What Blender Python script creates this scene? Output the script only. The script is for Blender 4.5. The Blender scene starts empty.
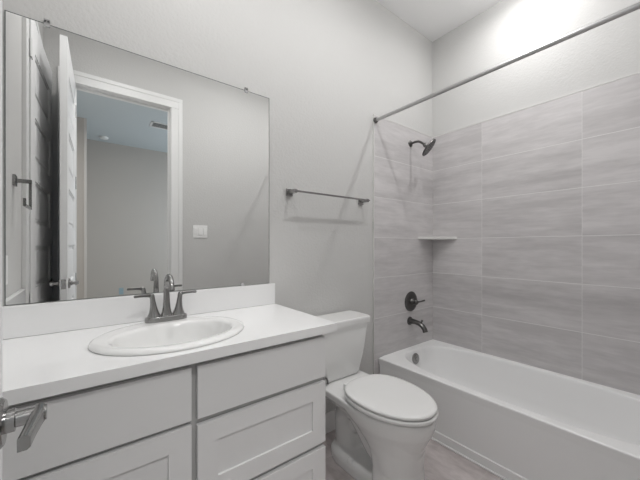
import bpy, bmesh, math, random
from mathutils import Vector, Matrix
random.seed(4)
C = bpy.context.scene.collection
PI = math.pi

# ------------------------------------------------------------------ camera, world, lights, exposure
EYE = 1.24
YF = -0.06                                          # door wall, room face
XL, XR, YB, H = -0.27, 2.505, 1.558, 3.112        # left wall, right wall, mirror wall , ceiling
cam = bpy.data.cameras.new('camera')
cam.sensor_width = 36.0
cam.lens = 36.0 * 300.97 / 640
cam.shift_y = 5.8 / 640
cam.clip_start = 0.01
camo = bpy.data.objects.new('camera', cam)
camo.location = (0, 0, EYE)
camo.rotation_euler = (PI / 2, 0, -0.6571)
C.objects.link(camo)
bpy.context.scene.camera = camo

w = bpy.data.worlds.new('world')
bpy.context.scene.world = w
w.use_nodes = True
w.node_tree.nodes['Background'].inputs[0].default_value = (0.62, 0.74, 0.9, 1)
w.node_tree.nodes['Background'].inputs[1].default_value = 0.25

vs = bpy.context.scene.view_settings
vs.view_transform = 'Standard'
vs.look = 'None'
vs.gamma = 1.0
vs.use_curve_mapping = False
vs.exposure = -0.45

LIGHTS = [(0.28, 0.95), (1.20, 0.76), (2.13, 0.76)]
POWER = [7.0, 9.0, 7.0]
GLOW = [4.6, 4.6, 4.6]                             # what the domed lens throws sideways and along the ceiling
for i, (lx, ly) in enumerate(LIGHTS):
    L = bpy.data.lights.new('ceiling_light_lamp', 'AREA')
    L.shape = 'DISK'
    L.size = 0.06
    L.spread = math.radians(172)
    L.energy = POWER[i]
    L.color = (1.0, 0.992, 0.985)
    o = bpy.data.objects.new('ceiling_light_lamp', L)
    o.location = (lx, ly, H - 0.032)
    C.objects.link(o)
    L = bpy.data.lights.new('ceiling_light_glow', 'POINT')
    L.shadow_soft_size = 0.025
    L.energy = GLOW[i]
    L.color = (1.0, 0.992, 0.985)
    o = bpy.data.objects.new('ceiling_light_glow', L)
    o.location = (lx, ly, H - 0.065)
    C.objects.link(o)
# added fill lamp outside the doorway, brightens the vanity front
HL = (0.42, -0.80, H - 0.10)
L = bpy.data.lights.new('passage_fill_lamp', 'AREA')
L.shape = 'DISK'
L.size = 0.30
L.energy = 29.0
L.color = (1.0, 0.985, 0.97)
o = bpy.data.objects.new('passage_fill_lamp', L)
o.location = (HL[0], HL[1], HL[2] - 0.005)
C.objects.link(o)
# daylight through the window of the room behind the doorway
L = bpy.data.lights.new('window_daylight', 'AREA')
L.shape = 'RECTANGLE'
L.size = 1.3
L.size_y = 1.5
L.energy = 50.0
L.color = (0.78, 0.9, 1.0)
o = bpy.data.objects.new('window_daylight', L)
o.location = (2.86, -2.3, 1.55)
o.rotation_euler = (0, PI / 2 + 0.0, 0)
C.objects.link(o)

# ------------------------------------------------------------------ materials
def lin(v):
    v = v / 255.0
    return v / 12.92 if v <= 0.04045 else ((v + 0.055) / 1.055) ** 2.4

def rgb(r, g, b):
    return (lin(r), lin(g), lin(b), 1)

def mat(name, col, rough=0.5, metal=0.0, bump=0.0, bscale=80.0, var=0.0, coat=0.0, spec=0.5):
    m = bpy.data.materials.new(name)
    m.use_nodes = True
    nt = m.node_tree
    b = nt.nodes['Principled BSDF']
    b.inputs['Base Color'].default_value = col
    b.inputs['Roughness'].default_value = rough
    b.inputs['Metallic'].default_value = metal
    b.inputs['Coat Weight'].default_value = coat
    b.inputs['Coat Roughness'].default_value = 0.08
    b.inputs['Specular IOR Level'].default_value = spec
    tc = nt.nodes.new('ShaderNodeTexCoord')
    n = nt.nodes.new('ShaderNodeTexNoise')
    n.inputs['Scale'].default_value = bscale
    n.inputs['Detail'].default_value = 3.0
    nt.links.new(tc.outputs['Object'], n.inputs['Vector'])
    if bump:
        bp = nt.nodes.new('ShaderNodeBump')
        bp.inputs['Strength'].default_value = bump
        bp.inputs['Distance'].default_value = 0.002
        nt.links.new(n.outputs['Fac'], bp.inputs['Height'])
        nt.links.new(bp.outputs['Normal'], b.inputs['Normal'])
    if var:
        mx = nt.nodes.new('ShaderNodeMix')
        mx.data_type = 'RGBA'
        mx.inputs[6].default_value = tuple(c * (1 - var) for c in col[:3]) + (1,)
        mx.inputs[7].default_value = tuple(min(1, c * (1 + var)) for c in col[:3]) + (1,)
        nt.links.new(n.outputs['Fac'], mx.inputs[0])
        nt.links.new(mx.outputs[2], b.inputs['Base Color'])
    return m

def tile_mat(name, axes, origin, size, c0, c1, grout, gw=(0.0022, 0.0034), streak=(1.3, 9.0), rough=0.35):
    """rectangular stack-bond tiles; axes picks the two object axes used as (u, v)."""
    m = bpy.data.materials.new(name)
    m.use_nodes = True
    nt = m.node_tree
    N = nt.nodes.new
    b = nt.nodes['Principled BSDF']
    b.inputs['Roughness'].default_value = rough
    tc = N('ShaderNodeTexCoord')
    sp = N('ShaderNodeSeparateXYZ')
    nt.links.new(tc.outputs['Object'], sp.inputs[0])
    def mth(op, a, bb=None):
        n = N('ShaderNodeMath')
        n.operation = op
        for k, v in enumerate((a, bb)):
            if v is None:
                continue
            if isinstance(v, (int, float)):
                n.inputs[k].default_value = v
            else:
                nt.links.new(v, n.inputs[k])
        return n.outputs[0]
    cells, edges = [], []
    for k in range(2):
        s = mth('DIVIDE', mth('SUBTRACT', sp.outputs[axes[k]], origin[k]), size[k])
        cells.append(mth('FLOOR', s))
        f = mth('FRACT', s)
        d = mth('MINIMUM', f, mth('SUBTRACT', 1.0, f))
        edges.append(mth('LESS_THAN', mth('MULTIPLY', d, size[k]), gw[k] / 2))
    g = mth('MAXIMUM', edges[0], edges[1])
    cv = N('ShaderNodeCombineXYZ')
    nt.links.new(cells[0], cv.inputs[0])
    nt.links.new(cells[1], cv.inputs[1])
    wn = N('ShaderNodeTexWhiteNoise')
    wn.noise_dimensions = '3D'
    nt.links.new(cv.outputs[0], wn.inputs['Vector'])
    uv = N('ShaderNodeCombineXYZ')
    nt.links.new(mth('MULTIPLY', sp.outputs[axes[0]], streak[0]), uv.inputs[0])
    nt.links.new(mth('MULTIPLY', sp.outputs[axes[1]], streak[1]), uv.inputs[1])
    nt.links.new(mth('MULTIPLY', wn.outputs['Value'], 40.0), uv.inputs[2])
    no = N('ShaderNodeTexNoise')
    no.inputs['Scale'].default_value = 1.6
    no.inputs['Detail'].default_value = 6.0
    no.inputs['Roughness'].default_value = 0.62
    nt.links.new(uv.outputs[0], no.inputs['Vector'])
    uv2 = N('ShaderNodeVectorMath')
    uv2.operation = 'MULTIPLY'
    uv2.inputs[1].default_value = (4, 3, 1)
    nt.links.new(uv.outputs[0], uv2.inputs[0])
    n2 = N('ShaderNodeTexNoise')
    n2.inputs['Scale'].default_value = 2.0
    n2.inputs['Detail'].default_value = 4.0
    nt.links.new(uv2.outputs[0], n2.inputs['Vector'])
    f = mth('ADD', mth('MULTIPLY', no.outputs['Fac'], 0.72), mth('MULTIPLY', n2.outputs['Fac'], 0.28))
    f = mth('ADD', f, mth('MULTIPLY', mth('SUBTRACT', wn.outputs['Value'], 0.5), 0.12))
    rp = N('ShaderNodeValToRGB')
    rp.color_ramp.elements[0].position = 0.36
    rp.color_ramp.elements[0].color = c0
    rp.color_ramp.elements[1].position = 0.64
    rp.color_ramp.elements[1].color = c1
    nt.links.new(f, rp.inputs[0])
    mx = N('ShaderNodeMix')
    mx.data_type = 'RGBA'
    nt.links.new(g, mx.inputs[0])
    nt.links.new(rp.outputs[0], mx.inputs[6])
    mx.inputs[7].default_value = grout
    nt.links.new(mx.outputs[2], b.inputs['Base Color'])
    bp = N('ShaderNodeBump')
    bp.inputs['Strength'].default_value = 0.35
    bp.inputs['Distance'].default_value = 0.002
    nt.links.new(mth('SUBTRACT', 1.0, g), bp.inputs['Height'])
    nt.links.new(bp.outputs['Normal'], b.inputs['Normal'])
    return m

TH = 0.308
TX = 1.712                                          # left end of the tile on the mirror wall
ZT = 0.9876 + EYE                                   # top of the tile
M = {
    'wall': mat('wall_paint', rgb(204, 203.5, 202), 0.75, bump=0.8, bscale=80),
    'ceiling': mat('ceiling_paint', rgb(250, 250, 250), 0.85, bump=0.35, bscale=110),
    'hall_wall': mat('hall_wall_paint', rgb(198, 192, 186), 0.8, bump=0.4, bscale=110),
    'hall_ceiling': mat('hall_ceiling_paint', rgb(202, 209, 212), 0.85, bump=0.35, bscale=110),
    'hall_trim': mat('hall_trim_paint', rgb(214, 210, 206), 0.5),
    'carpet': mat('hall_carpet', rgb(168, 160, 150), 0.95, bump=0.8, bscale=400, var=0.15),
    'trim': mat('white_trim_paint', rgb(232, 232, 231), 0.38),
    'door': mat('white_door_paint', rgb(236, 236, 236), 0.42),
    'cabinet': mat('painted_cabinet', rgb(228, 228, 228), 0.42),
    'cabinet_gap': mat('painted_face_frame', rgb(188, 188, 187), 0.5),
    'marble': mat('cultured_marble', rgb(238, 238, 238), 0.22, var=0.012, bscale=6, coat=0.25),
    'porcelain': mat('porcelain', rgb(234, 234, 233), 0.12, coat=0.5),
    'seat': mat('seat_plastic', rgb(236, 236, 235), 0.25),
    'tub': mat('tub_enamel', rgb(243, 243, 243), 0.3, coat=0.12),
    'nickel': mat('brushed_nickel', (0.34, 0.337, 0.333, 1), 0.2, 1.0),
    'reflection_dark_nickel': mat('reflection_dark_nickel', (0.14, 0.137, 0.134, 1), 0.3, 1.0),  # same nickel, dark reflections put into its base colour
    'rod': mat('satin_steel', (0.50, 0.50, 0.50, 1), 0.35, 1.0),
    'rubber': mat('black_rubber', rgb(40, 40, 40), 0.6),
    'plastic': mat('white_plastic', rgb(242, 242, 241), 0.35),
    'braid': mat('braided_hose', (0.16, 0.16, 0.16, 1), 0.4, 0.8),
    'shelf': mat('shelf_stone', rgb(214, 213, 211), 0.25, var=0.03, bscale=18),
    'blue': mat('pale_blue_plastic', rgb(160, 184, 194), 0.4),
    'dark': mat('dark_cavity', rgb(70, 72, 74), 0.8),
    'caulk': mat('white_caulk', rgb(236, 236, 236), 0.4),
    'edge_strip': mat('tile_edge_strip', rgb(216, 215, 213), 0.4),
    'edge': mat('mirror_polished_edge', rgb(120, 124, 122), 0.2),
}
TC0, TC1, TG = rgb(191, 188, 188.5), rgb(214, 211, 211.5), rgb(230, 229, 228)
M['tile_back'] = tile_mat('wall_tile_back', (0, 2), (TX - 0.2, ZT - 20 * TH), (4 * TH, TH), TC0, TC1, TG)
M['tile_right'] = tile_mat('wall_tile_right', (1, 2), (YB - 0.4433 - 20 * TH, ZT - 20 * TH), (2 * TH, TH), TC0, TC1, TG)
M['floor'] = tile_mat('floor_tile', (1, 0), (0.13, 0.57), (2 * TH, TH), rgb(178, 169, 168), rgb(216, 208, 207),
                      rgb(196, 190, 186), (0.004, 0.004), (2.5, 6.0), 0.4)
# clear clip plastic
m = mat('clear_plastic', (0.9, 0.9, 0.9, 1), 0.1)
m.node_tree.nodes['Principled BSDF'].inputs['Transmission Weight'].default_value = 0.6
M['clear'] = m
# silvered mirror glass
m = bpy.data.materials.new('mirror_glass')
m.use_nodes = True
nt = m.node_tree
b = nt.nodes['Principled BSDF']
b.inputs['Metallic'].default_value = 1.0
b.inputs['Roughness'].default_value = 0.0
b.inputs['Base Color'].default_value = (0.90, 0.905, 0.90, 1)
M['mirror'] = m
m = bpy.data.materials.new('lamp_lens')
m.use_nodes = True
b = m.node_tree.nodes['Principled BSDF']
b.inputs['Base Color'].default_value = (0.9, 0.9, 0.9, 1)
b.inputs['Emission Color'].default_value = (1, 0.98, 0.95, 1)
b.inputs['Emission Strength'].default_value = 4.0
M['lens'] = m
m = mat('window_glass', (0.9, 0.95, 1, 1), 0.05)
m.node_tree.nodes['Principled BSDF'].inputs['Transmission Weight'].default_value = 1.0
M['glass'] = m

# ------------------------------------------------------------------ mesh helpers
class MB:
    def __init__(s):
        s.bm = bmesh.new()

    def box(s, x0, x1, y0, y1, z0, z1, bev=0.0, seg=2, mtx=None):
        r = bmesh.ops.create_cube(s.bm, size=1.0)
        vv = r['verts']
        for v in vv:
            v.co = Vector((x0 + (v.co.x + .5) * (x1 - x0), y0 + (v.co.y + .5) * (y1 - y0), z0 + (v.co.z + .5) * (z1 - z0)))
        if mtx is not None:
            for v in vv:
                v.co = mtx @ v.co
        if bev:
            ee = list({e for v in vv for e in v.link_edges})
            bmesh.ops.bevel(s.bm, geom=ee, offset=bev, segments=seg, profile=0.5, affect='EDGES')
        return s

    def loft(s, rings, cap0=True, cap1=True, closed=True):
        R = [[s.bm.verts.new(p) for p in r] for r in rings]
        n = len(R[0])
        for a, b in zip(R[:-1], R[1:]):
            for i in range(n if closed else n - 1):
                j = (i + 1) % n
                s.bm.faces.new((a[i], a[j], b[j], b[i]))
        if cap0:
            s.bm.faces.new(R[0][::-1])
        if cap1:
            s.bm.faces.new(R[-1])
        return s

    def tube(s, path, radii, n=16, cap=True, flat=1.0):
        """round tube along a path; flat squashes the second axis."""
        pts = [Vector(p) for p in path]
        if isinstance(radii, (int, float)):
            radii = [radii] * len(pts)
        rings = []
        t0 = (pts[1] - pts[0]).normalized()
        up = Vector((0, 0, 1)) if abs(t0.z) < 0.9 else Vector((0, 1, 0))
        u = t0.cross(up).normalized()
        for i, p in enumerate(pts):
            if i == 0:
                t = t0
            elif i == len(pts) - 1:
                t = (pts[i] - pts[i - 1]).normalized()
            else:
                t = ((pts[i + 1] - p).normalized() + (p - pts[i - 1]).normalized()).normalized()
            u = (u - t * u.dot(t)).normalized()
            v = t.cross(u)
            r = radii[i]
            rings.append([p + u * r * math.cos(2 * PI * k / n) + v * r * flat * math.sin(2 * PI * k / n) for k in range(n)])
        return s.loft(rings, cap, cap)

    def lathe(s, prof, base, axis=(0, 0, 1), n=32):
        """prof: list of (radius, height along axis) from base."""
        ax = Vector(axis).normalized()
        up = Vector((0, 0, 1)) if abs(ax.z) < 0.9 else Vector((1, 0, 0))
        u = ax.cross(up).normalized()
        v = ax.cross(u)
        B = Vector(base)
        return s.loft([[B + ax * h + (u * math.cos(2 * PI * k / n) + v * math.sin(2 * PI * k / n)) * max(r, 1e-5)
                        for k in range(n)] for r, h in prof])

    def prism(s, pts, z0, z1, bev=0.0):
        a = [s.bm.verts.new((x, y, z0)) for x, y in pts]
        b = [s.bm.verts.new((x, y, z1)) for x, y in pts]
        n = len(pts)
        fs = [s.bm.faces.new(a[::-1]), s.bm.faces.new(b)]
        for i in range(n):
            fs.append(s.bm.faces.new((a[i], a[(i + 1) % n], b[(i + 1) % n], b[i])))
        if bev:
            bmesh.ops.bevel(s.bm, geom=list({e for f in fs for e in f.edges}), offset=bev, segments=2, profile=0.5, affect='EDGES')
        return s

    def build(s, name, material, parent=None, remesh=0.0, smooth=40, subsurf=0):
        bmesh.ops.recalc_face_normals(s.bm, faces=s.bm.faces)
        off = Vector((0, 0, 0))
        q = parent
        while q is not None:
            off += Vector(q.location)
            q = q.parent
        own = Vector((0, 0, 0))
        for v in s.bm.verts:
            v.co -= off
        me = bpy.data.meshes.new(name)
        s.bm.to_mesh(me)
        s.bm.free()
        ob = bpy.data.objects.new(name, me)
        C.objects.link(ob)
        if remesh:
            md = ob.modifiers.new('remesh', 'REMESH')
            md.mode = 'VOXEL'
            md.voxel_size = remesh
            md2 = ob.modifiers.new('smooth', 'SMOOTH')
            md2.factor = 0.5
            md2.iterations = 6
            dg = bpy.context.evaluated_depsgraph_get()
            me2 = bpy.data.meshes.new_from_object(ob.evaluated_get(dg))
            ob.modifiers.clear()
            ob.data = me2
            me2.name = name
            me = me2
        if subsurf:
            md = ob.modifiers.new('subsurf', 'SUBSURF')
            md.levels = md.render_levels = subsurf
        me.materials.clear()
        me.materials.append(material)
        for p in me.polygons:
            p.use_smooth = True
        if smooth < 180:
            me.set_sharp_from_angle(angle=math.radians(smooth))
        if smooth < 180:
            wn = ob.modifiers.new('weighted_normal', 'WEIGHTED_NORMAL')
            wn.keep_sharp = True
            wn.weight = 100
        if parent is not None:
            ob.parent = parent
        return ob

def tag(o, label=None, cat=None, group=None, kind=None):
    if label:
        o['label'] = label
    if cat:
        o['category'] = cat
    if group:
        o['group'] = group
    if kind:
        o['kind'] = kind
    return o

def thing(name, loc, label=None, cat=None, group=None, kind=None):
    o = bpy.data.objects.new(name, None)
    o.location = loc
    o.empty_display_size = 0.05
    C.objects.link(o)
    return tag(o, label, cat, group, kind)

def struct(o, label, cat):
    return tag(o, label, cat, kind='structure')

# ------------------------------------------------------------------ room shell
T = 0.11                                            # wall thickness
OX0, OX1, OH = -0.085, 0.628, 2.56                  # doorway opening in the door wall
JT = 0.02
struct(MB().box(XL - T, XR + T, YF - T, YB + T, -0.1, 0).build('floor', M['floor']), 'pinkish grey stone look floor tile in the bathroom', 'floor')
struct(MB().box(XL - T, XR + T, YF - T, YB + T, H, H + 0.1).build('ceiling', M['ceiling']), 'white bathroom ceiling', 'ceiling')
struct(MB().box(XL - T, XR + T, YB, YB + T, 0, H).build('wall_back', M['wall']), 'light grey textured wall behind the mirror and toilet', 'wall')
struct(MB().box(XR, XR + T, YF - T, YB, 0, H).build('wall_right', M['wall']), 'light grey wall above the tiled long side of the tub', 'wall')
# left wall with a closed door in it
LY0, LY1, LH = 0.108, 0.818, 2.535                   # door opening in the left wall
wl = MB()
wl.box(XL - T, XL, LY1 + JT, YB, 0, H).box(XL - T, XL, YF - T, LY0 - JT, 0, H).box(XL - T, XL, LY0 - JT, LY1 + JT, LH + JT, H)
struct(wl.build('wall_left', M['wall']), 'light grey wall beside the vanity holding the towel ring', 'wall')
wf = MB()
wf.box(XL, OX0 - JT, YF - T, YF, 0, H).box(OX1 + JT, XR, YF - T, YF, 0, H).box(OX0 - JT, OX1 + JT, YF - T, YF, OH + JT, H)
struct(wf.build('wall_front', M['wall']), 'grey wall around the doorway, seen in the mirror', 'wall')

# tile surround (1 cm proud of the wall) with its white edge strip
TD = 0.35
tb = MB().box(TX, XR, YB - 0.01, YB, 0.0, ZT)
struct(tb.build('wall_tile_back', M['tile_back']), 'grey stone look tile wall behind the shower head', 'tiled wall')
tr = MB().box(XR - 0.01, XR, YF + 0.01, YB - 0.01, 0.0, ZT)
struct(tr.build('wall_tile_right', M['tile_right']), 'grey stone look tile wall along the tub', 'tiled wall')
struct(MB().box(TX, XR, YF, YF + 0.01, 0.0, ZT).build('wall_tile_front', M['tile_back']), 'grey tile wall at the foot of the tub', 'tiled wall')
e = MB().box(TX - 0.006, TX, YB - 0.012, YB, 0, ZT + 0.004, 0.001).box(TX - 0.006, XR - 0.012, YB - 0.012, YB, ZT, ZT + 0.006, 0.001)
e.box(XR - 0.012, XR, YF, YB - 0.012, ZT, ZT + 0.006, 0.001)
struct(e.build('trim_1', M['edge_strip']), 'thin white edge strip around the shower tile', 'trim')
struct(MB().box(0.815, TX - 0.008, YB - 0.014, YB, 0, 0.135, 0.004).build('baseboard_back', M['trim']), 'white baseboard behind the toilet', 'baseboard')
struct(MB().box(OX1 + 0.108, TX, YF, YF + 0.014, 0, 0.135, 0.004).build('baseboard_front', M['trim']), 'white baseboard on the doorway wall', 'baseboard')

# doorway jamb, stop and casing
j = MB()
j.box(OX0 - JT, OX0, YF - T - 0.002, YF + 0.002, 0, OH, 0.001).box(OX1, OX1 + JT, YF - T - 0.002, YF + 0.002, 0, OH, 0.001)
j.box(OX0 - JT, OX1 + JT, YF - T - 0.002, YF + 0.002, OH, OH + JT, 0.001)
j.box(OX0, OX0 + 0.011, YF - 0.075, YF - 0.04, 0, OH - 0.011, 0.002).box(OX1 - 0.011, OX1, YF - 0.075, YF - 0.04, 0, OH - 0.011, 0.002)
j.box(OX0, OX1, YF - 0.075, YF - 0.04, OH - 0.011, OH, 0.002)
struct(j.build('trim_2', M['trim']), 'white door jamb of the bathroom doorway', 'door frame')

def casing(x0, x1, h, y, d, name, label, wleft=0.1, wright=0.1):
    c = MB()
    s = 1 if d > 0 else -1
    def bx(a, b, t, z0, z1):
        ya, yb = sorted((y, y + s * t))
        c.box(a, b, ya, yb, z0, z1, 0.003)
    # flat inner band and a thicker outer band, butted so that no two faces coincide
    l0, l1, r0, r1 = x0 - 0.005 - wleft, x0 - 0.005, x1 + 0.005, x1 + 0.005 + wright
    bx(l0 + 0.035, l1, 0.016, 0, h + 0.005)
    bx(r0, r1 - 0.035, 0.016, 0, h + 0.005)
    bx(l0 + 0.035, r1 - 0.035, 0.0161, h + 0.005, h + 0.07)
    bx(l0, l0 + 0.035, 0.018, 0, h + 0.07)
    bx(r1 - 0.035, r1, 0.018, 0, h + 0.07)
    bx(l0, r1, 0.0181, h + 0.07, h + 0.105)
    return struct(c.build(name, M['trim']), label, 'door casing')

casing(OX0, OX1, OH, YF, 1, 'trim_3', 'white casing around the doorway on the bathroom side')
casing(OX0, OX1, OH, YF - T, -1, 'trim_4', 'white casing around the doorway on the far side')

# left wall door: jamb, casing, leaf
c = MB()
c.box(XL - T, XL + 0.002, LY1, LY1 + JT, 0, LH, 0.001).box(XL - T, XL + 0.002, LY0 - JT, LY0, 0, LH, 0.001)
c.box(XL - T, XL + 0.002, LY0 - JT, LY1 + JT, LH, LH + JT, 0.001)
c.box(XL, XL + 0.015, LY1 + 0.006, LY1 + 0.085, 0, LH + 0.006, 0.003).box(XL, XL + 0.019, LY1 + 0.085, LY1 + 0.12, 0, LH + 0.085, 0.003)
c.box(XL, XL + 0.015, 0.02, LY0 - 0.006, 0, LH + 0.006, 0.003)
c.box(XL, XL + 0.0151, 0.02, LY1 + 0.085, LH + 0.006, LH + 0.085, 0.003).box(XL, XL + 0.0191, 0.02, LY1 + 0.12, LH + 0.085, LH + 0.12, 0.003)
struct(c.build('trim_5', M['trim']), 'white casing around the side door left of the vanity', 'door casing')

PZ = [0.38 + 0.37 * k for k in range(6)]
def door_leaf(width, height, thick, parent, stile=0.105):
    """leaf in local frame: hinge line at y = 0, running to +y, thickness from -thick to 0 in x, standing on z = 0.012"""
    o = Vector(parent.location)
    a, c_ = stile, width - stile
    mb = MB()
    z0 = 0.012
    X0, X1 = o.x - thick, o.x
    mb.box(X0, X1, o.y, o.y + a, z0, height, 0.0015).box(X0, X1, o.y + c_, o.y + width, z0, height, 0.0015)
    edges = [z0] + [v for p in PZ for v in (p - 0.125, p + 0.125)] + [height]
    for k in range(0, len(edges), 2):
        mb.box(X0, X1, o.y + a - 0.002, o.y + c_ + 0.002, edges[k], edges[k + 1], 0.0015)
    mb.box(X0 + 0.011, X1 - 0.011, o.y + a - 0.01, o.y + c_ + 0.01, 0.1, height - 0.1)
    mb.build('leaf', M['door'], parent)
    for p in PZ:
        b = MB()
        b.box(X0 + 0.004, X1 - 0.004, o.y + a + 0.03, o.y + c_ - 0.03, p - 0.095, p + 0.095, 0.007, 1)
        # ogee moulding round the recess
        for sx in (X0 + 0.0085, X1 - 0.0085):
            b.box(sx - 0.004, sx + 0.004, o.y + a, o.y + a + 0.012, p - 0.125, p + 0.125, 0.003, 1)
            b.box(sx - 0.004, sx + 0.004, o.y + c_ - 0.012, o.y + c_, p - 0.125, p + 0.125, 0.003, 1)
            b.box(sx - 0.004, sx + 0.004, o.y + a, o.y + c_, p - 0.125, p - 0.113, 0.003, 1)
            b.box(sx - 0.004, sx + 0.004, o.y + a, o.y + c_, p + 0.113, p + 0.125, 0.003, 1)
        b.build('panel', M['door'], parent)

def lever(parent, lx, ly, z, s, arm_dir, material):
    """door lever on face x = lx (local), s = +1/-1 outward; arm runs along local y in arm_dir"""
    o = Vector(parent.location)
    P = o + Vector((lx, ly, z))
    mb = MB()
    mb.tube([P + Vector((s * 0.008, 0, 0)), P + Vector((s * 0.02, 0, 0)), P + Vector((s * 0.021, 0, 0)), P + Vector((s * 0.052, 0, 0))],
            [0.015, 0.015, 0.0105, 0.0105], 20)
    # flat paddle, a little bent back towards the door
    path = [(0.044, 0.011), (0.044, -0.006), (0.041, -0.025), (0.038, -0.05), (0.035, -0.078)]
    rings = []
    for k, (px, py) in enumerate(path):
        hw = (0.0105, 0.0105, 0.0095, 0.009, 0.009)[k]
        tk = (0.007, 0.0075, 0.007, 0.0062, 0.006)[k]
        c0 = P + Vector((s * px, arm_dir * -py, 0))
        rings.append([c0 + Vector((s * dx, 0, dz)) for dx, dz in
                      ((-tk, -hw), (-tk, hw * .7), (-tk * .5, hw), (tk * .5, hw), (tk, hw * .7), (tk, -hw * .7), (tk * .5, -hw), (-tk * .5, -hw))])
    mb.loft(rings)
    lv = mb.build('lever', material, parent, smooth=50)
    q = MB().lathe([(0.033, 0), (0.033, 0.006), (0.029, 0.01), (0.014, 0.011)], P, (s, 0, 0))
    ob = q.build('rose', material, lv)
    return lv

def hinge(parent, lx, ly, z, material):
    o = Vector(parent.location)
    b = MB()
    b.tube([o + Vector((lx, ly, z - 0.05)), o + Vector((lx, ly, z + 0.05))], 0.007, 12)
    b.box(o.x + lx - 0.004, o.x + lx + 0.0015, o.y + ly - 0.012, o.y + ly + 0.03, z - 0.05, z + 0.05)
    return b.build('hinge', material, parent)

# door_1: the open bathroom door, standing left of the camera
d1 = thing('door_1', (-0.079, YF + 0.024, 0), 'white panelled bathroom door standing open with a nickel lever', 'door', kind='structure')
door_leaf(0.684, 2.55, 0.037, d1)
lever(d1, 0.0, 0.684 - 0.062, 1.0, 1, -1, M['nickel'])
lever(d1, -0.037, 0.684 - 0.062, 1.0, -1, -1, M['nickel'])
o0 = Vector(d1.location)
b = MB()
b.box(o0.x - 0.031, o0.x - 0.006, o0.y + 0.6835, o0.y + 0.6855, 0.97, 1.03, 0.0005, 1)
b.box(o0.x - 0.025, o0.x - 0.012, o0.y + 0.685, o0.y + 0.693, 0.992, 1.01, 0.002, 1)
b.build('latch_plate', M['nickel'], d1)
for hz in (0.2, 0.97, 1.75, 2.33):
    hinge(d1, -0.002, -0.004, hz, M['nickel'])
d1.rotation_euler.z = math.radians(1.85)

# door_2: closed side door in the left wall
d2 = thing('door_2', (XL + 0.012, LY1 - 0.003, 0), 'white panelled side door in the left wall, slightly ajar, seen in the mirror', 'door', kind='structure')
door_leaf(0.70, 2.53, 0.037, d2)
# after turning by pi the room side is local -x
lever(d2, -0.037, 0.64, 0.97, -1, -1, M['reflection_dark_nickel'])
for hz in (0.2, 0.93, 1.53, 2.33):
    hinge(d2, -0.037, -0.006, hz, M['trim'])
# pivot about the room-side hinge edge and stand slightly ajar into the room
phi = PI + math.radians(3.2)
pv = Vector((XL + 0.022, LY1 - 0.003, 0))
d2.rotation_euler.z = phi
d2.location = pv - Matrix.Rotation(phi, 3, 'Z') @ Vector((-0.037, 0, 0))
# ------------------------------------------------------------------ the room beyond the doorway
HX0, HX1, HY = -0.38, 2.9, -3.565
struct(MB().box(HX0, HX1 + T, HY - T, YF - T, -0.1, 0.0).build('floor_hall', M['carpet']), 'beige carpet of the room beyond the doorway', 'floor')
struct(MB().box(HX0 - T, HX1 + T, HY - T, YF - T, H, H + 0.1).build('ceiling_hall', M['hall_ceiling']), 'bluish ceiling of the room beyond the doorway, seen in the mirror', 'ceiling')
struct(MB().box(HX0, HX1, HY - T, HY, 0, H).build('wall_hall_far', M['hall_wall']), 'far wall of the room beyond the doorway', 'wall')
struct(MB().box(HX0 - T, HX0, -2.5, YF - T - 0.02, 0, H).build('wall_hall_left', M['hall_wall']), 'side wall of the passage just beyond the doorway', 'wall')
struct(MB().box(HX0, -0.045, HY, -2.5, 0, H).build('wall_hall_return', M['hall_wall']), 'wall corner of the room beyond the doorway, seen in the mirror', 'wall')
struct(MB().box(-0.045, -0.012, -2.58, -2.495, 0, H, 0.002).build('trim_6', M['hall_trim']), 'pale corner trim beyond the doorway, seen in the mirror', 'trim')
wr = MB()
WY0, WY1, WZ0, WZ1 = -3.0, -1.6, 0.8, 2.35
wr.box(HX1, HX1 + T, HY - T, WY0, 0, H).box(HX1, HX1 + T, WY1, YF - T, 0, H).box(HX1, HX1 + T, WY0, WY1, 0, WZ0).box(HX1, HX1 + T, WY0, WY1, WZ1, H)
struct(wr.build('wall_hall_right', M['hall_wall']), 'window wall of the room beyond the doorway', 'wall')
struct(MB().box(XR + T, HX1 + T, YF - T, YF, 0, H).build('wall_hall_near', M['hall_wall']), 'short wall returns beside the bathroom', 'wall')
wi = MB()
wi.box(HX1 + 0.02, HX1 + 0.08, WY0, WY0 + 0.05, WZ0, WZ1).box(HX1 + 0.02, HX1 + 0.08, WY1 - 0.05, WY1, WZ0, WZ1)
wi.box(HX1 + 0.02, HX1 + 0.08, WY0, WY1, WZ0, WZ0 + 0.05).box(HX1 + 0.02, HX1 + 0.08, WY0, WY1, WZ1 - 0.05, WZ1)
wi.box(HX1 + 0.02, HX1 + 0.08, WY0, WY1, (WZ0 + WZ1) / 2 - 0.02, (WZ0 + WZ1) / 2 + 0.02)
wo = struct(wi.build('window_1', M['trim']), 'white framed window in the room beyond the doorway', 'window')
MB().box(HX1 + 0.045, HX1 + 0.05, WY0 + 0.04, WY1 - 0.04, WZ0 + 0.04, WZ1 - 0.04).build('pane', M['glass'], wo)
struct(MB().box(-0.028, HX1, HY, HY + 0.014, 0, 0.135, 0.004).build('baseboard_hall', M['trim']), 'white baseboard on the far wall beyond the doorway', 'baseboard')

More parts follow.
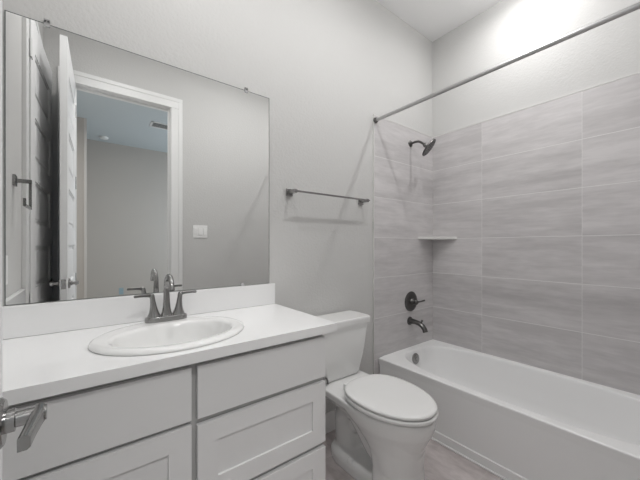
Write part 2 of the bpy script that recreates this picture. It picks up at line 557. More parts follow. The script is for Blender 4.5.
sd = thing('smoke_detector', (0.22, -3.27, H), 'small white round smoke detector on the bluish ceiling beyond the doorway', 'smoke detector')
MB().lathe([(0.065, 0), (0.065, -0.012), (0.055, -0.03), (0.03, -0.036), (0.0, -0.036)], (0.22, -3.27, H)).build('housing', M['plastic'], sd)
MB().lathe([(0.012, -0.0355), (0.012, -0.038), (0.0, -0.038)], (0.22, -3.27, H)).build('test_button', M['plastic'], sd)
av = thing('ceiling_vent', (0.90, -2.12, H), 'slotted white air vent on the bluish ceiling beyond the doorway', 'air vent')
b = MB()
vx0, vx1, vy0, vy1 = 0.76, 1.04, -2.24, -2.0
b.box(vx0, vx1, vy0, vy0 + 0.025, H - 0.01, H, 0.002).box(vx0, vx1, vy1 - 0.025, vy1, H - 0.01, H, 0.002)
b.box(vx0, vx0 + 0.025, vy0, vy1, H - 0.01, H, 0.002).box(vx1 - 0.025, vx1, vy0, vy1, H - 0.01, H, 0.002)
b.build('frame', M['plastic'], av)
MB().box(vx0 + 0.02, vx1 - 0.02, vy0 + 0.02, vy1 - 0.02, H - 0.0015, H - 0.0005).build('duct_opening', M['dark'], av)
for k in range(5):
    y = vy0 + 0.045 + k * 0.038
    MB().box(-0.0012, 0.0012, -0.010, 0.010, 0, 1, mtx=Matrix.Translation((vx0 + 0.02, y, H - 0.006)) @ Matrix.Rotation(math.radians(-40), 4, 'X') @ Matrix.Rotation(PI / 2, 4, 'Y') @ Matrix.Diagonal((1, 1, vx1 - vx0 - 0.04, 1))).build('slat', M['plastic'], av)
wp = thing('wall_plate', (0.49, HY, 0.40), 'small pale blue cover plate low on the far wall beyond the doorway', 'wall plate')
MB().box(0.455, 0.525, HY, HY + 0.006, 0.34, 0.46, 0.002).build('cover', M['blue'], wp)
b = MB()
for zz in (0.375, 0.425):
    b.box(0.472, 0.508, HY + 0.004, HY + 0.0075, zz - 0.016, zz + 0.016, 0.003)
b.build('socket', M['blue'], wp)

# ------------------------------------------------------------------ vanity cabinet
VX0, VX1, VYF = XL + 0.002, 0.814, 1.038             # front of the face frame; the fronts stand 2 cm proud
CT = EYE - 0.335                                     # top of the counter
CB = CT - 0.036
va = thing('vanity_cabinet', ((VX0 + VX1) / 2, 1.3, 0), 'long white shaker vanity cabinet under the sink counter', 'vanity cabinet')
b = MB()
b.box(VX0, VX0 + 0.018, VYF + 0.019, YB - 0.002, 0.1, CB - 0.001).box(VX1 - 0.018, VX1, VYF + 0.019, YB - 0.016, 0.0, CB - 0.001)
b.box(VX0 + 0.018, VX1 - 0.018, VYF + 0.019, YB - 0.024, 0.1, 0.118).box(VX0 + 0.018, VX1 - 0.018, YB - 0.024, YB - 0.016, 0.1, CB)
b.box(0.264, 0.282, VYF + 0.019, YB - 0.024, 0.118, CB - 0.2)
b.build('body', M['cabinet'], va)
b = MB()
FF = (VYF - 0.001, VYF + 0.018)
b.box(VX0, VX0 + 0.035, *FF, 0.1, CB - 0.0005).box(VX1 - 0.035, VX1 - 0.0005, *FF, 0.1, CB - 0.0005).box(0.25, 0.296, *FF, 0.1, CB - 0.0005)
for fa0, fa1 in ((VX0 + 0.035, 0.25), (0.296, VX1 - 0.035)):
    for z0, z1 in ((CB - 0.045, CB - 0.0005), (0.1, 0.14), (EYE - 0.595, EYE - 0.555), (EYE - 0.878, EYE - 0.838)):
        if fa0 < 0 and abs(z0 - (EYE - 0.878)) < 1e-6:
            continue
        b.box(fa0, fa1, *FF, z0, z1)
b.build('face_frame', M['cabinet_gap'], va)
MB().box(VX0, VX1 - 0.02, VYF + 0.07, VYF + 0.085, 0, 0.1).build('toe_kick', M['cabinet'], va)

def slab(name, x0, x1, z0, z1):
    return MB().box(x0, x1, VYF - 0.0205, VYF - 0.0015, z0, z1, 0.0018).build(name, M['cabinet'], va)

def shaker(name, x0, x1, z0, z1, r=0.068):
    y0, y1 = VYF - 0.0205, VYF - 0.0015
    b = MB()
    b.box(x0, x0 + r, y0, y1, z0, z1, 0.0014).box(x1 - r, x1, y0, y1, z0, z1, 0.0014)
    b.box(x0 + r - 0.001, x1 - r + 0.001, y0, y1, z0, z0 + r, 0.0014).box(x0 + r - 0.001, x1 - r + 0.001, y0, y1, z1 - r, z1, 0.0014)
    f = b.build(name, M['cabinet'], va)
    MB().box(x0 + r - 0.004, x1 - r + 0.004, y0 + 0.008, y1 - 0.003, z0 + r - 0.004, z1 - r + 0.004).build('panel', M['cabinet'], f)
    return f

Lx0, Lx1, Rx0, Rx1 = VX0 + 0.006, 0.2645, 0.2825, 0.8155
slab('false_front', Lx0, Lx1, EYE - 0.563, EYE - 0.392)
shaker('door', Lx0, Lx1, 0.125, EYE - 0.577)
slab('drawer', Rx0, Rx1, EYE - 0.565, EYE - 0.392)
shaker('drawer', Rx0, Rx1, EYE - 0.846, EYE - 0.586)
shaker('drawer', Rx0, Rx1, 0.125, EYE - 0.868)

# ------------------------------------------------------------------ countertop with splashes
SX, SY, SA, SB = 0.262, 1.243, 0.262, 0.218          # sink centre and rim half axes
N = 96
def rect_ring(x0, x1, y0, y1, z, cx, cy, angs, inset=0.0):
    out = []
    for a in angs:
        dx, dy = math.cos(a), math.sin(a)
        tx = ((x1 if dx > 0 else x0) - cx) / dx if abs(dx) > 1e-9 else 1e9
        ty = ((y1 if dy > 0 else y0) - cy) / dy if abs(dy) > 1e-9 else 1e9
        t = min(tx, ty)
        out.append(Vector((cx + dx * t, cy + dy * t, z)))
    return out

def angles(x0, x1, y0, y1, cx, cy, n):
    A = [2 * PI * k / n for k in range(n)]
    for px, py in ((x0, y0), (x1, y0), (x1, y1), (x0, y1)):
        a = math.atan2(py - cy, px - cx) % (2 * PI)
        k = min(range(len(A)), key=lambda i: abs(A[i] - a))
        A[k] = a
    return sorted(A)

def ell_ring(cx, cy, a, b, z, angs, p=2.0):
    out = []
    for t in angs:
        c, s = math.cos(t), math.sin(t)
        r = (abs(c / a) ** p + abs(s / b) ** p) ** (-1 / p)
        out.append(Vector((cx + c * r, cy + s * r, z)))
    return out

ct = thing('countertop', (0.295, 1.28, CT), 'glossy white countertop with backsplash on the vanity', 'countertop')
X0, X1, Y0, Y1 = XL + 0.001, 0.860, 0.993, YB - 0.001
A = angles(X0, X1, Y0, Y1, SX, SY, N)
def R(z, i=0.0):
    return rect_ring(X0 + (i if False else 0), X1 - i, Y0 + i, Y1, z, SX, SY, A)
mb = MB()
hole = 0.028
rings = [ell_ring(SX, SY, SA - hole, SB - hole, CB, A), R(CB), R(CT - 0.002), R(CT - 0.0006, 0.0006), R(CT, 0.002),
         ell_ring(SX, SY, SA - hole, SB - hole, CT, A)]
mb.loft(rings + [rings[0]], False, False)
bmesh.ops.remove_doubles(mb.bm, verts=mb.bm.verts, dist=1e-6)
mb.build('slab', M['marble'], ct, smooth=30)
BS = EYE - 0.2175
MB().box(X0, 0.858, YB - 0.022, YB - 0.001, CT + 0.0003, BS, 0.003).build('backsplash', M['marble'], ct)
MB().box(X0, XL + 0.022, 0.996, YB - 0.0225, CT + 0.0003, BS, 0.003).build('side_splash', M['marble'], ct)

# ------------------------------------------------------------------ sink
sk = thing('sink', (SX, SY, CT), 'white oval drop-in sink set in the vanity counter', 'sink')
a2 = [2 * PI * k / 96 for k in range(96)]
OYB = -0.022                                        # basin sits forward of the faucet ledge
prof = [(SA - 0.030, SB - 0.030, -0.05, 0, 2.0), (SA - 0.031, SB - 0.031, 0.0, 0, 2.0), (SA - 0.002, SB - 0.002, 0.0005, 0, 2.0), (SA, SB, 0.004, 0, 2.0), (SA - 0.003, SB - 0.003, 0.011, 0, 2.0), (SA - 0.012, SB - 0.012, 0.0155, 0, 2.0),
        (SA - 0.026, SB - 0.024, 0.0165, 0, 2.0), (0.215, 0.158, 0.0155, OYB, 2.05), (0.206, 0.150, 0.012, OYB, 2.1), (0.200, 0.144, 0.004, OYB, 2.1), (0.194, 0.138, -0.012, OYB, 2.1),
        (0.182, 0.128, -0.05, OYB, 2.1), (0.160, 0.112, -0.088, OYB, 2.05), (0.120, 0.085, -0.115, OYB, 2.0), (0.07, 0.055, -0.128, OYB, 2), (0.026, 0.026, -0.133, OYB, 2), (0.022, 0.022, -0.140, OYB, 2)]
outer = [(0.03, 0.03, -0.150, OYB, 2), (0.08, 0.065, -0.142, OYB, 2), (0.13, 0.095, -0.128, OYB, 2), (0.172, 0.122, -0.10, OYB, 2), (0.195, 0.14, -0.06, OYB, 2)]
mb = MB()
mb.loft([ell_ring(SX, SY + oy, aa, bb, CT + z, a2, p) for aa, bb, z, oy, p in outer + prof])
mb.build('basin', M['porcelain'], sk, smooth=60)
MB().lathe([(0.021, -0.1395), (0.021, -0.136), (0.017, -0.134), (0.0, -0.1335)], (SX, SY + OYB, CT)).build('drain_stopper', M['nickel'], sk)
b = MB()
b.tube([(SX, SY + OYB, CT - 0.15), (SX, SY + OYB, CT - 0.3), (SX, SY + OYB, CT - 0.34)], 0.018, 16)
b.build('tailpiece', M['nickel'], sk)

# ------------------------------------------------------------------ faucet
FX, FY, FZ = 0.268, 1.428, CT + 0.0165
fa = thing('faucet', (FX, FY, FZ), 'brushed nickel two-handle faucet on the back ledge of the sink', 'faucet')
b = MB()
pts = []
for k in range(32):
    t = 2 * PI * k / 32
    pts.append((FX + math.copysign(abs(math.cos(t)) ** 0.55, math.cos(t)) * 0.082, FY + math.copysign(abs(math.sin(t)) ** 0.8, math.sin(t)) * 0.029))
b.loft([[Vector((FX + (x - FX) * s, FY + (y - FY) * s, FZ + z)) for x, y in pts] for s, z in ((1, -0.0005), (1, 0.014), (0.97, 0.019), (0.88, 0.022))])
b.build('base_plate', M['nickel'], fa, smooth=50)
for s in (-1, 1):
    hx = FX + s * 0.051
    b = MB()
    pr = [(0.0265, 0.016), (0.0245, 0.024), (0.0190, 0.038), (0.0145, 0.055), (0.0115, 0.075), (0.0098, 0.095), (0.0098, 0.108), (0.0088, 0.114), (0.005, 0.117), (0, 0.1175)]
    n = 28
    rings = []
    for r, h in pr:
        cx = hx - s * 0.004 + s * 0.010 * (h / 0.12) ** 2
        rings.append([Vector((cx + max(r, 1e-4) * math.cos(2 * PI * k / n), FY + max(r, 1e-4) * math.sin(2 * PI * k / n), FZ + h)) for k in range(n)])
    b.loft(rings)
    hd = b.build('handle', M['nickel'], fa, smooth=60)
    b = MB()
    b.tube([(hx + s * 0.003, FY, FZ + 0.108), (hx + s * 0.018, FY - 0.001, FZ + 0.112), (hx + s * 0.034, FY - 0.003, FZ + 0.1125), (hx + s * 0.052, FY - 0.006, FZ + 0.1125), (hx + s * 0.067, FY - 0.008, FZ + 0.112), (hx + s * 0.070, FY - 0.0085, FZ + 0.112)],
           [0.0075, 0.0075, 0.006, 0.0055, 0.0055, 0.004], 14)
    b.build('lever', M['reflection_dark_nickel'], hd, smooth=60)
b = MB()
path, rad = [], []
for z, r in ((0.010, 0.026), (0.022, 0.0235), (0.036, 0.0185), (0.055, 0.0155), (0.08, 0.0135), (0.105, 0.0125), (0.132, 0.0112)):
    path.append((FX, FY, FZ + z))
    rad.append(r)
for k in range(1, 15):
    t = PI * k / 14 * 0.86
    path.append((FX, FY - 0.053 + 0.053 * math.cos(t), FZ + 0.132 + 0.060 * math.sin(t)))
    rad.append(0.0112 - 0.0012 * k / 14)
path.append((FX, FY - 0.104, FZ + 0.148))
rad.append(0.0102)
path.append((FX, FY - 0.106, FZ + 0.138))
rad.append(0.0108)
b.tube(path, rad, 20)
sp = b.build('spout', M['nickel'], fa, smooth=60)
MB().lathe([(0.0085, 0.0), (0.0085, -0.002), (0, -0.002)], (FX, FY - 0.106, FZ + 0.138)).build('aerator', M['reflection_dark_nickel'], sp)

# ------------------------------------------------------------------ mirror and clips
MX0, MX1, MZ0, MZ1 = -0.238, 0.829, BS + 0.002, EYE + 0.851
mi = thing('mirror', ((MX0 + MX1) / 2, YB, MZ0), 'large square frameless mirror over the vanity', 'mirror')
MB().box(MX0, MX1, YB - 0.005, YB - 0.0005, MZ0, MZ1).build('backing', M['edge'], mi)
MB().box(MX0 + 0.0035, MX1 - 0.0035, YB - 0.0056, YB - 0.0051, MZ0 + 0.0015, MZ1 - 0.0035).build('glass', M['mirror'], mi)
for cxp, up, where in ((-0.124, 1, 'clear clip on the top mirror edge near its left corner'), (0.688, 1, 'clear clip on the top mirror edge near its right corner'), (0.665, 0, 'clear clip at the mirror foot above the backsplash')):
    zc = MZ1 if up else MZ0
    k = thing('mirror_clip', (cxp, YB, zc), where, 'clip', 'mirror clips')
    s = 1 if up else -1
    b = MB()
    b.box(cxp - 0.009, cxp + 0.009, YB - 0.0095, YB - 0.0062, min(zc - s * 0.012, zc + s * 0.012), max(zc - s * 0.012, zc + s * 0.012), 0.001)
    if up:
        b.box(cxp - 0.009, cxp + 0.009, YB - 0.0095, YB - 0.0003, zc + 0.001, zc + 0.016, 0.001)
    b.build('bracket', M['clear'], k)
    MB().lathe([(0.004, 0), (0.004, 0.0015), (0.0, 0.002)], (cxp, YB - 0.0095, zc + s * 0.006), (0, -1, 0), 16).build('screw', M['nickel'], k)

# ------------------------------------------------------------------ towel bar
TZ = EYE + 0.322
tbx0, tbx1 = 0.963, 1.573
tw = thing('towel_bar', (1.27, YB, TZ), 'slim brushed nickel towel bar on the wall above the toilet', 'towel bar')
for x in (tbx0, tbx1):
    b = MB()
    b.box(x - 0.022, x + 0.022, YB - 0.012, YB, TZ - 0.022, TZ + 0.022, 0.002)
    b.box(x - 0.011, x + 0.011, YB - 0.078, YB - 0.011, TZ - 0.011, TZ + 0.011, 0.002)
    b.build('mount', M['nickel'], tw)
MB().box(tbx0 - 0.012, tbx1 + 0.014, YB - 0.082, YB - 0.070, TZ - 0.0055, TZ + 0.0055, 0.0015).build('bar', M['nickel'], tw)

# ------------------------------------------------------------------ towel ring, outlet (left wall), switch (door wall)
RY, RZ = 1.155, EYE + 0.30
tg = thing('towel_ring', (XL, RY, RZ), 'square open nickel towel ring on the left wall, seen in the mirror', 'towel ring')
b = MB()
b.box(XL, XL + 0.010, RY - 0.025, RY + 0.025, RZ - 0.025, RZ + 0.025, 0.002)
b.box(XL + 0.009, XL + 0.062, RY - 0.009, RY + 0.009, RZ - 0.009, RZ + 0.009, 0.002)
b.build('mount', M['nickel'], tg)
b = MB()
xr = XL + 0.056
b.box(xr - 0.005, xr + 0.005, RY - 0.012, RY + 0.006, RZ - 0.130, RZ + 0.008, 0.0015)
b.box(xr - 0.005, xr + 0.005, RY + 0.0055, RY + 0.165, RZ - 0.130, RZ - 0.119, 0.0015)
b.box(xr - 0.005, xr + 0.005, RY + 0.155, RY + 0.165, RZ - 0.1192, RZ - 0.096, 0.0015)
b.build('ring', M['nickel'], tg)

OYc, OZc = 1.35, EYE - 0.10
ol = thing('outlet', (XL, OYc, OZc), 'white outlet cover plate on the left wall above the side splash', 'outlet')
MB().box(XL, XL + 0.006, OYc - 0.037, OYc + 0.037, OZc - 0.06, OZc + 0.06, 0.002).build('cover_plate', M['plastic'], ol)
MB().box(XL + 0.005, XL + 0.0085, OYc - 0.017, OYc + 0.017, OZc - 0.034, OZc + 0.034, 0.001).build('receptacle', M['plastic'], ol)

sx0, sx1, sz0, sz1 = 0.832, 0.975, EYE + 0.082, EYE + 0.208
sw = thing('light_switch', ((sx0 + sx1) / 2, YF, (sz0 + sz1) / 2), 'white three-gang switch plate right of the doorway, seen in the mirror', 'light switch')
MB().box(sx0, sx1, YF, YF + 0.006, sz0, sz1, 0.002).build('cover_plate', M['plastic'], sw)
for k in range(3):
    xc = (sx0 + sx1) / 2 + (k - 1) * 0.046
    zc = (sz0 + sz1) / 2
    MB().box(xc - 0.0165, xc + 0.0165, -0.004, 0.004, zc - 0.034, zc + 0.034, 0.0015, mtx=Matrix.Translation((0, YF + 0.0065, 0)) @ Matrix.Translation((xc, 0, zc)) @ Matrix.Rotation(math.radians(4 if k else -4), 4, 'X') @ Matrix.Translation((-xc, 0, -zc))).build('rocker', M['plastic'], sw)

# ------------------------------------------------------------------ toilet
TCX = 1.242
to = thing('toilet', (TCX, 1.15, 0), 'white two-piece toilet with closed lid between vanity and tub', 'toilet')
def egg(cx, yf, yb, hw, z, n=48, p=2.0, wide=0.56):
    """egg outline: front tip at yf, back at yb, widest at fraction `wide` from the front"""
    yw = yf + (yb - yf) * wide
    out = []
    for k in range(n):
        t = 2 * PI * k / n
        c, s = math.cos(t), math.sin(t)
        L = (yb - yw) if s > 0 else (yw - yf)
        pe = 2.6 if s > 0 else p
        r = (abs(c) ** pe + abs(s) ** pe) ** (-1 / pe)
        out.append(Vector((cx + hw * c * r, yw + L * s * r, z)))
    return out
b = MB()
# bowl
lv = [(0.425, 0.775, 1.30, 0.184), (0.405, 0.772, 1.30, 0.187), (0.375, 0.778, 1.29, 0.182), (0.352, 0.786, 1.25, 0.176), (0.315, 0.806, 1.19, 0.160), (0.27, 0.828, 1.13, 0.146), (0.22, 0.842, 1.08, 0.136), (0.15, 0.85, 1.04, 0.128)]
b.loft([egg(TCX, yf, yb, hw, z) for z, yf, yb, hw in lv])
# front pedestal
b.loft([egg(TCX, yf, yb, hw, z, p=2.5, wide=0.75) for z, yf, yb, hw in ((0.0, 0.838, 1.055, 0.136), (0.02, 0.838, 1.055, 0.134), (0.15, 0.846, 1.055, 0.128), (0.25, 0.838, 1.07, 0.138), (0.33, 0.82, 1.09, 0.155))])
# rear deck below the tank
b.loft([[Vector((TCX + sx * hw * k, y, z)) for sx, y, k in ((-1, 1.08, 1.0), (1, 1.08, 1.0), (1, 1.30, 0.96), (1, 1.49, 0.94), (-1, 1.49, 0.94), (-1, 1.30, 0.96))] for z, hw in ((0.378, 0.17), (0.388, 0.184), (0.418, 0.186), (0.425, 0.182))])
b.loft([[Vector((TCX + sx * hw, y, z)) for sx, y in ((-1, y0), (1, y0), (1, y1), (-1, y1))] for z, hw, y0, y1 in ((0.30, 0.085, 1.18, 1.42), (0.345, 0.12, 1.16, 1.46), (0.385, 0.155, 1.2, 1.49))])
# trapway: tall S between bowl and floor
b.tube([(TCX, 1.02, 0.13), (TCX, 1.09, 0.17), (TCX, 1.16, 0.25), (TCX, 1.235, 0.305), (TCX, 1.30, 0.29), (TCX, 1.335, 0.22), (TCX, 1.33, 0.13), (TCX, 1.32, 0.03)],
       [0.075, 0.08, 0.085, 0.085, 0.082, 0.08, 0.078, 0.08], 20)
b.tube([(TCX, 1.04, 0.20), (TCX, 1.13, 0.22), (TCX, 1.24, 0.22), (TCX, 1.32, 0.16)], [0.05, 0.05, 0.05, 0.05], 14)
# foot
b.loft([egg(TCX, 0.93, yb, hw, z, wide=0.62) for z, yb, hw in ((0.0, 1.42, 0.126), (0.045, 1.42, 0.126), (0.064, 1.41, 0.118), (0.074, 1.39, 0.10))])
b.build('bowl', M['porcelain'], to, remesh=0.0055, smooth=180)
for s in (-1, 1):
    MB().lathe([(0.017, 0), (0.017, 0.008), (0.013, 0.018), (0.006, 0.024), (0, 0.025)], (TCX + s * 0.108, 1.20, 0.060), n=20).build('bolt_cap', M['seat'], to)
# seat and lid
def plate(rings, name):
    return MB().loft([egg(TCX, yf, yb, hw, z, 64) for z, yf, yb, hw in rings]).build(name, M['seat'], to, smooth=60)
plate([(0.434, 0.785, 1.245, 0.176), (0.4345, 0.770, 1.25, 0.190), (0.436, 0.767, 1.25, 0.193), (0.446, 0.766, 1.25, 0.194), (0.451, 0.769, 1.25, 0.191), (0.453, 0.776, 1.245, 0.184)], 'seat')
plate([(0.4575, 0.786, 1.245, 0.176), (0.458, 0.773, 1.25, 0.189), (0.466, 0.770, 1.252, 0.192), (0.473, 0.775, 1.25, 0.187), (0.4765, 0.790, 1.242, 0.175), (0.479, 0.84, 1.22, 0.14), (0.480, 0.92, 1.18, 0.08)], 'lid')
for s in (-1, 1):
    MB().box(TCX + s * 0.075 - 0.022, TCX + s * 0.075 + 0.022, 1.236, 1.272, 0.424, 0.462, 0.007, 3).build('hinge', M['seat'], to)
# tank
def rrect(cx, cy, hx, hy, z, r, n=8):
    out = []
    for qx, qy, a0 in ((1, 1, 0), (-1, 1, PI / 2), (-1, -1, PI), (1, -1, 3 * PI / 2)):
        for k in range(n + 1):
            t = a0 + PI / 2 * k / n
            out.append(Vector((cx + qx * (hx - r) + r * math.cos(t), cy + qy * (hy - r) + r * math.sin(t), z)))
    return out
TY1 = YB - 0.018
tk = []
for z, hx, yf in ((0.418, 0.112, 1.40), (0.421, 0.124, 1.388), (0.432, 0.140, 1.375), (0.452, 0.151, 1.368), (0.56, 0.176, 1.358), (0.66, 0.194, 1.352), (0.748, 0.207, 1.350)):
    tk.append(rrect(TCX, (yf + TY1) / 2, hx, (TY1 - yf) / 2, z, 0.03))
MB().loft(tk).build('tank', M['porcelain'], to, smooth=60)
ld = []
for z, g, in ((0.748, -0.004), (0.750, 0.004), (0.778, 0.006), (0.788, 0.003), (0.791, -0.006)):
    ld.append(rrect(TCX, (1.345 + TY1) / 2, 0.215 + g, (TY1 - 1.345) / 2 + g * 0.8, z, 0.028))
MB().loft(ld).build('tank_lid', M['porcelain'], to, smooth=60)

# water supply: stop valve on the wall and braided hose up to the tank
sv = thing('supply_valve', (1.03, YB, 0.19), 'water stop valve with braided hose between vanity and toilet', 'supply valve')
b = MB()
b.lathe([(0.028, 0), (0.026, 0.004), (0.010, 0.006), (0.010, 0.05), (0.013, 0.052), (0.013, 0.075), (0.0, 0.076)], (1.03, YB - 0.014, 0.19), (0, -1, 0), 20)
b.build('valve', M['nickel'], sv)
MB().lathe([(0.016, 0), (0.018, 0.004), (0.018, 0.012), (0, 0.014)], (1.03, YB - 0.09, 0.19), (0, -1, 0), 12).build('knob', M['plastic'], sv)
b = MB()
hp = []
for P0, P1, P2, P3 in (((1.03, YB - 0.075, 0.203), (1.03, YB - 0.08, 0.36), (1.02, 1.36, 0.40), (1.055, 1.352, 0.462)),
                       ((1.055, 1.352, 0.462), (1.074, 1.348, 0.495), (1.105, 1.352, 0.475), (1.128, 1.385, 0.408))):
    P0, P1, P2, P3 = Vector(P0), Vector(P1), Vector(P2), Vector(P3)
    for k in range(1 if hp else 0, 17):
        t = k / 16
        hp.append(P0 * (1 - t) ** 3 + P1 * 3 * t * (1 - t) ** 2 + P2 * 3 * t * t * (1 - t) + P3 * t ** 3)
b.tube(hp, 0.0055, 12)
b.build('hose', M['braid'], sv)

# ------------------------------------------------------------------ bathtub
BX0, BX1, BY0, BY1, BZ = 1.757, XR - 0.0105, YF + 0.0105, YB - 0.0105, 0.387
tu = thing('bathtub', ((BX0 + BX1) / 2, (BY0 + BY1) / 2, 0), 'white alcove bathtub along the tiled wall', 'bathtub')
bcx, bcy = 2.135, 0.76
A = angles(BX0, BX1, BY0, BY1, bcx, bcy, 160)
def RR(z, i):
    return rect_ring(BX0 + i, BX1 - i * 0.0, BY0, BY1, z, bcx, bcy, A)
def OP(a, bb, z, oy=0.0, p=3.4, ox=0.0):
    return ell_ring(bcx + ox, bcy + oy, a, bb, z, A, p)
rings = [RR(0.0, 0.002), RR(0.0, -0.005), RR(0.052, -0.005), RR(0.056, 0.0), RR(0.060, 0.004), RR(0.330, 0.004), RR(0.345, 0.002), RR(BZ - 0.010, 0.0), RR(BZ - 0.005, 0.0008), RR(BZ - 0.0015, 0.0035), RR(BZ, 0.008),
         OP(0.326, 0.735, BZ - 0.0005, p=3.1), OP(0.322, 0.731, BZ - 0.003, p=3.1), OP(0.318, 0.726, BZ - 0.010, p=3.1), OP(0.313, 0.718, BZ - 0.03, p=3.1),
         OP(0.296, 0.69, BZ - 0.12, 0.010, 3.2), OP(0.276, 0.655, BZ - 0.22, 0.015, 3.0), OP(0.25, 0.61, BZ - 0.285, 0.02, 2.9), OP(0.20, 0.51, BZ - 0.315, 0.025, 2.8), OP(0.12, 0.40, BZ - 0.325, 0.03, 2.6), OP(0.03, 0.1, BZ - 0.327, 0.03, 2.2)]
mb = MB()
mb.loft(rings, False, True)
mb.build('basin', M['tub'], tu, smooth=45)
b = MB()
b.tube([(BX0 - 0.008, BY0, 0.004), (BX0 - 0.008, BY1, 0.004)], 0.006, 10)
b.tube([(BX0 - 0.003, BY0, 0.055), (BX0 - 0.003, BY1, 0.055)], 0.003, 8)
b.build('base_bead', M['caulk'], tu)
# overflow plate on the sloped drain end wall, drain in the bottom
ofz = BZ - 0.10
MB().lathe([(0.043, 0), (0.043, 0.006), (0.037, 0.012), (0.016, 0.014), (0.014, 0.019), (0.0, 0.02)], (2.115, bcy + 0.7085, BZ - 0.066), (0, -1, 0.14), 32).build('overflow_plate', M['nickel'], tu)
MB().lathe([(0.036, 0), (0.036, 0.003), (0.028, 0.005), (0.02, 0.012), (0.0, 0.013)], (2.145, 1.18, BZ - 0.322), n=28).build('drain', M['nickel'], tu)

# ------------------------------------------------------------------ shower fittings
WT = YB - 0.01                                       # face of the tile
hd = thing('showerhead', (2.16, WT, EYE + 0.868), 'reflection-darkened nickel showerhead on a bent arm from the tile', 'showerhead')
p0 = Vector((2.16, WT, EYE + 0.862))
MB().lathe([(0.028, 0), (0.027, 0.004), (0.018, 0.010), (0.011, 0.012)], p0, (0, -1, 0), 28).build('flange', M['reflection_dark_nickel'], hd)
b = MB()
b.tube([p0 + Vector((0, -0.002, 0)), p0 + Vector((0, -0.05, 0.003)), p0 + Vector((0, -0.078, -0.001)), p0 + Vector((0, -0.10, -0.013)), p0 + Vector((0, -0.135, -0.043))], 0.0095, 16)
b.build('arm', M['reflection_dark_nickel'], hd)
ax = Vector((0.36, -0.68, -0.64)).normalized()
hc = p0 + Vector((0, -0.132, -0.040))
b = MB()
b.lathe([(0.011, -0.006), (0.016, 0.0), (0.019, 0.012), (0.017, 0.022), (0.030, 0.030), (0.055, 0.037), (0.074, 0.041), (0.077, 0.045), (0.076, 0.052), (0.070, 0.055), (0.0, 0.0555)], hc, ax, 40)
sh = b.build('head', M['reflection_dark_nickel'], hd, smooth=50)
b = MB()
u = ax.cross(Vector((1, 0, 0))).normalized()
v = ax.cross(u)
for rr, nn in ((0.018, 8), (0.036, 14), (0.055, 22)):
    for k in range(nn):
        t = 2 * PI * k / nn
        b.lathe([(0.0022, 0.0), (0.0016, 0.003), (0, 0.003)], hc + ax * 0.055 + u * rr * math.cos(t) + v * rr * math.sin(t), ax, 6)
b.build('nozzles', M['rubber'], sh)

VZ = EYE - 0.470
vl = thing('shower_valve', (2.165, WT, VZ), 'round reflection-darkened nickel shower valve with a lever above the tub spout', 'shower valve')
MB().lathe([(0.084, 0), (0.084, 0.004), (0.078, 0.010), (0.060, 0.014), (0.035, 0.016), (0, 0.016)], (2.165, WT, VZ), (0, -1, 0), 48).build('escutcheon', M['reflection_dark_nickel'], vl)
b = MB()
b.lathe([(0.030, 0.014), (0.027, 0.022), (0.021, 0.034), (0.019, 0.050), (0.021, 0.058), (0.017, 0.064), (0, 0.065)], (2.165, WT, VZ), (0, -1, 0), 28)
hb = b.build('hub', M['reflection_dark_nickel'], vl)
b = MB()
b.tube([(2.165, WT - 0.050, VZ), (2.19, WT - 0.053, VZ - 0.001), (2.215, WT - 0.055, VZ - 0.001), (2.245, WT - 0.057, VZ + 0.001), (2.272, WT - 0.058, VZ + 0.003), (2.280, WT - 0.058, VZ + 0.003)], [0.010, 0.0075, 0.006, 0.0065, 0.008, 0.005], 14)
b.build('lever', M['reflection_dark_nickel'], hb)

SZ = EYE - 0.632
sp = thing('tub_spout', (2.15, WT, SZ), 'curved reflection-darkened nickel tub spout below the valve', 'tub spout')
b = MB()
path = [(2.15, WT, SZ), (2.15, WT - 0.03, SZ + 0.001), (2.15, WT - 0.07, SZ - 0.001), (2.15, WT - 0.10, SZ - 0.008), (2.15, WT - 0.125, SZ - 0.022), (2.15, WT - 0.142, SZ - 0.042), (2.15, WT - 0.150, SZ - 0.064)]
b.tube(path, [0.030, 0.026, 0.0235, 0.023, 0.023, 0.0225, 0.024], 24, flat=0.8)
so = b.build('body', M['reflection_dark_nickel'], sp, smooth=60)
MB().lathe([(0.035, 0), (0.034, 0.005), (0.027, 0.009)], (2.15, WT, SZ), (0, -1, 0), 28).build('flange', M['reflection_dark_nickel'], sp)
MB().lathe([(0.005, -0.01), (0.005, 0.012), (0.009, 0.014), (0.009, 0.022), (0, 0.024)], (2.15, WT - 0.112, SZ + 0.006), (0, -0.35, 1), 16).build('diverter_knob', M['reflection_dark_nickel'], sp)

# ------------------------------------------------------------------ corner shelf
cs = thing('corner_shelf', (XR - 0.06, YB - 0.06, EYE + 0.06), 'pale stone corner shelf set into the tub tile', 'corner shelf')
fx, fy = XR - 0.0102, WT - 0.0002
MB().prism([(fx, fy), (2.270, fy), (fx, 1.318)], EYE + 0.056, EYE + 0.080, 0.002).build('slab', M['shelf'], cs)

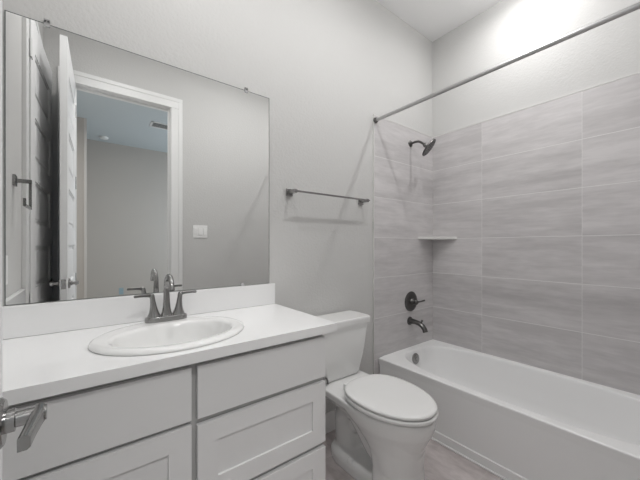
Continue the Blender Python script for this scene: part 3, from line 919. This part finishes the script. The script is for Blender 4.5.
# ------------------------------------------------------------------ shower curtain rod
rd = thing('curtain_rod', (1.722, YB / 2, EYE + 0.950), 'straight steel shower curtain rod across the tub alcove', 'curtain rod')
rz = EYE + 0.948
MB().tube([(1.722, YF + 0.003, rz), (1.722, 0.78, rz), (1.722, WT - 0.003, rz)], 0.0125, 20).build('tube', M['rod'], rd)
MB().lathe([(0.022, 0), (0.022, 0.006), (0.016, 0.02), (0.0135, 0.022)], (1.722, WT, rz), (0, -1, 0), 28).build('end_flange', M['reflection_dark_nickel'], rd)
MB().lathe([(0.022, 0), (0.022, 0.006), (0.016, 0.02), (0.0135, 0.022)], (1.722, YF + 0.01, rz), (0, 1, 0), 28).build('end_flange', M['reflection_dark_nickel'], rd)

# ------------------------------------------------------------------ domed ceiling lights
for (lx, ly), where in zip(LIGHTS, ('domed ceiling light above the vanity', 'domed ceiling light above the toilet', 'domed ceiling light above the bathtub')):
    cl = thing('ceiling_light', (lx, ly, H), where, 'ceiling light', 'domed ceiling lights')
    b = MB()
    n = 40
    rr = [[Vector((lx + r * math.cos(2 * PI * k / n), ly + r * math.sin(2 * PI * k / n), H - h)) for k in range(n)] for r, h in ((0.095, 0.0003), (0.094, 0.006), (0.078, 0.009), (0.072, 0.0035), (0.072, 0.0003))]
    b.loft(rr, False, False)
    b.build('trim_ring', M['plastic'], cl)
    MB().lathe([(0.072, 0.0005), (0.072, 0.006), (0.06, 0.017), (0.035, 0.025), (0, 0.028)], (lx, ly, H), (0, 0, -1), 40).build('lens', M['lens'], cl)

pl = thing('added_fill_fixture', (HL[0], HL[1], H), 'added round white flush lamp just outside the doorway, for fill light', 'ceiling lamp')  # unseen fixture invented to carry the fill lamp
MB().lathe([(0.17, 0.0), (0.17, 0.03), (0.165, 0.035), (0.0, 0.035)], (HL[0], HL[1], H), (0, 0, -1), 40).build('base', M['plastic'], pl)
MB().lathe([(0.158, 0.036), (0.158, 0.07), (0.145, 0.09), (0.0, 0.098)], (HL[0], HL[1], H), (0, 0, -1), 40).build('diffuser', M['lens'], pl)
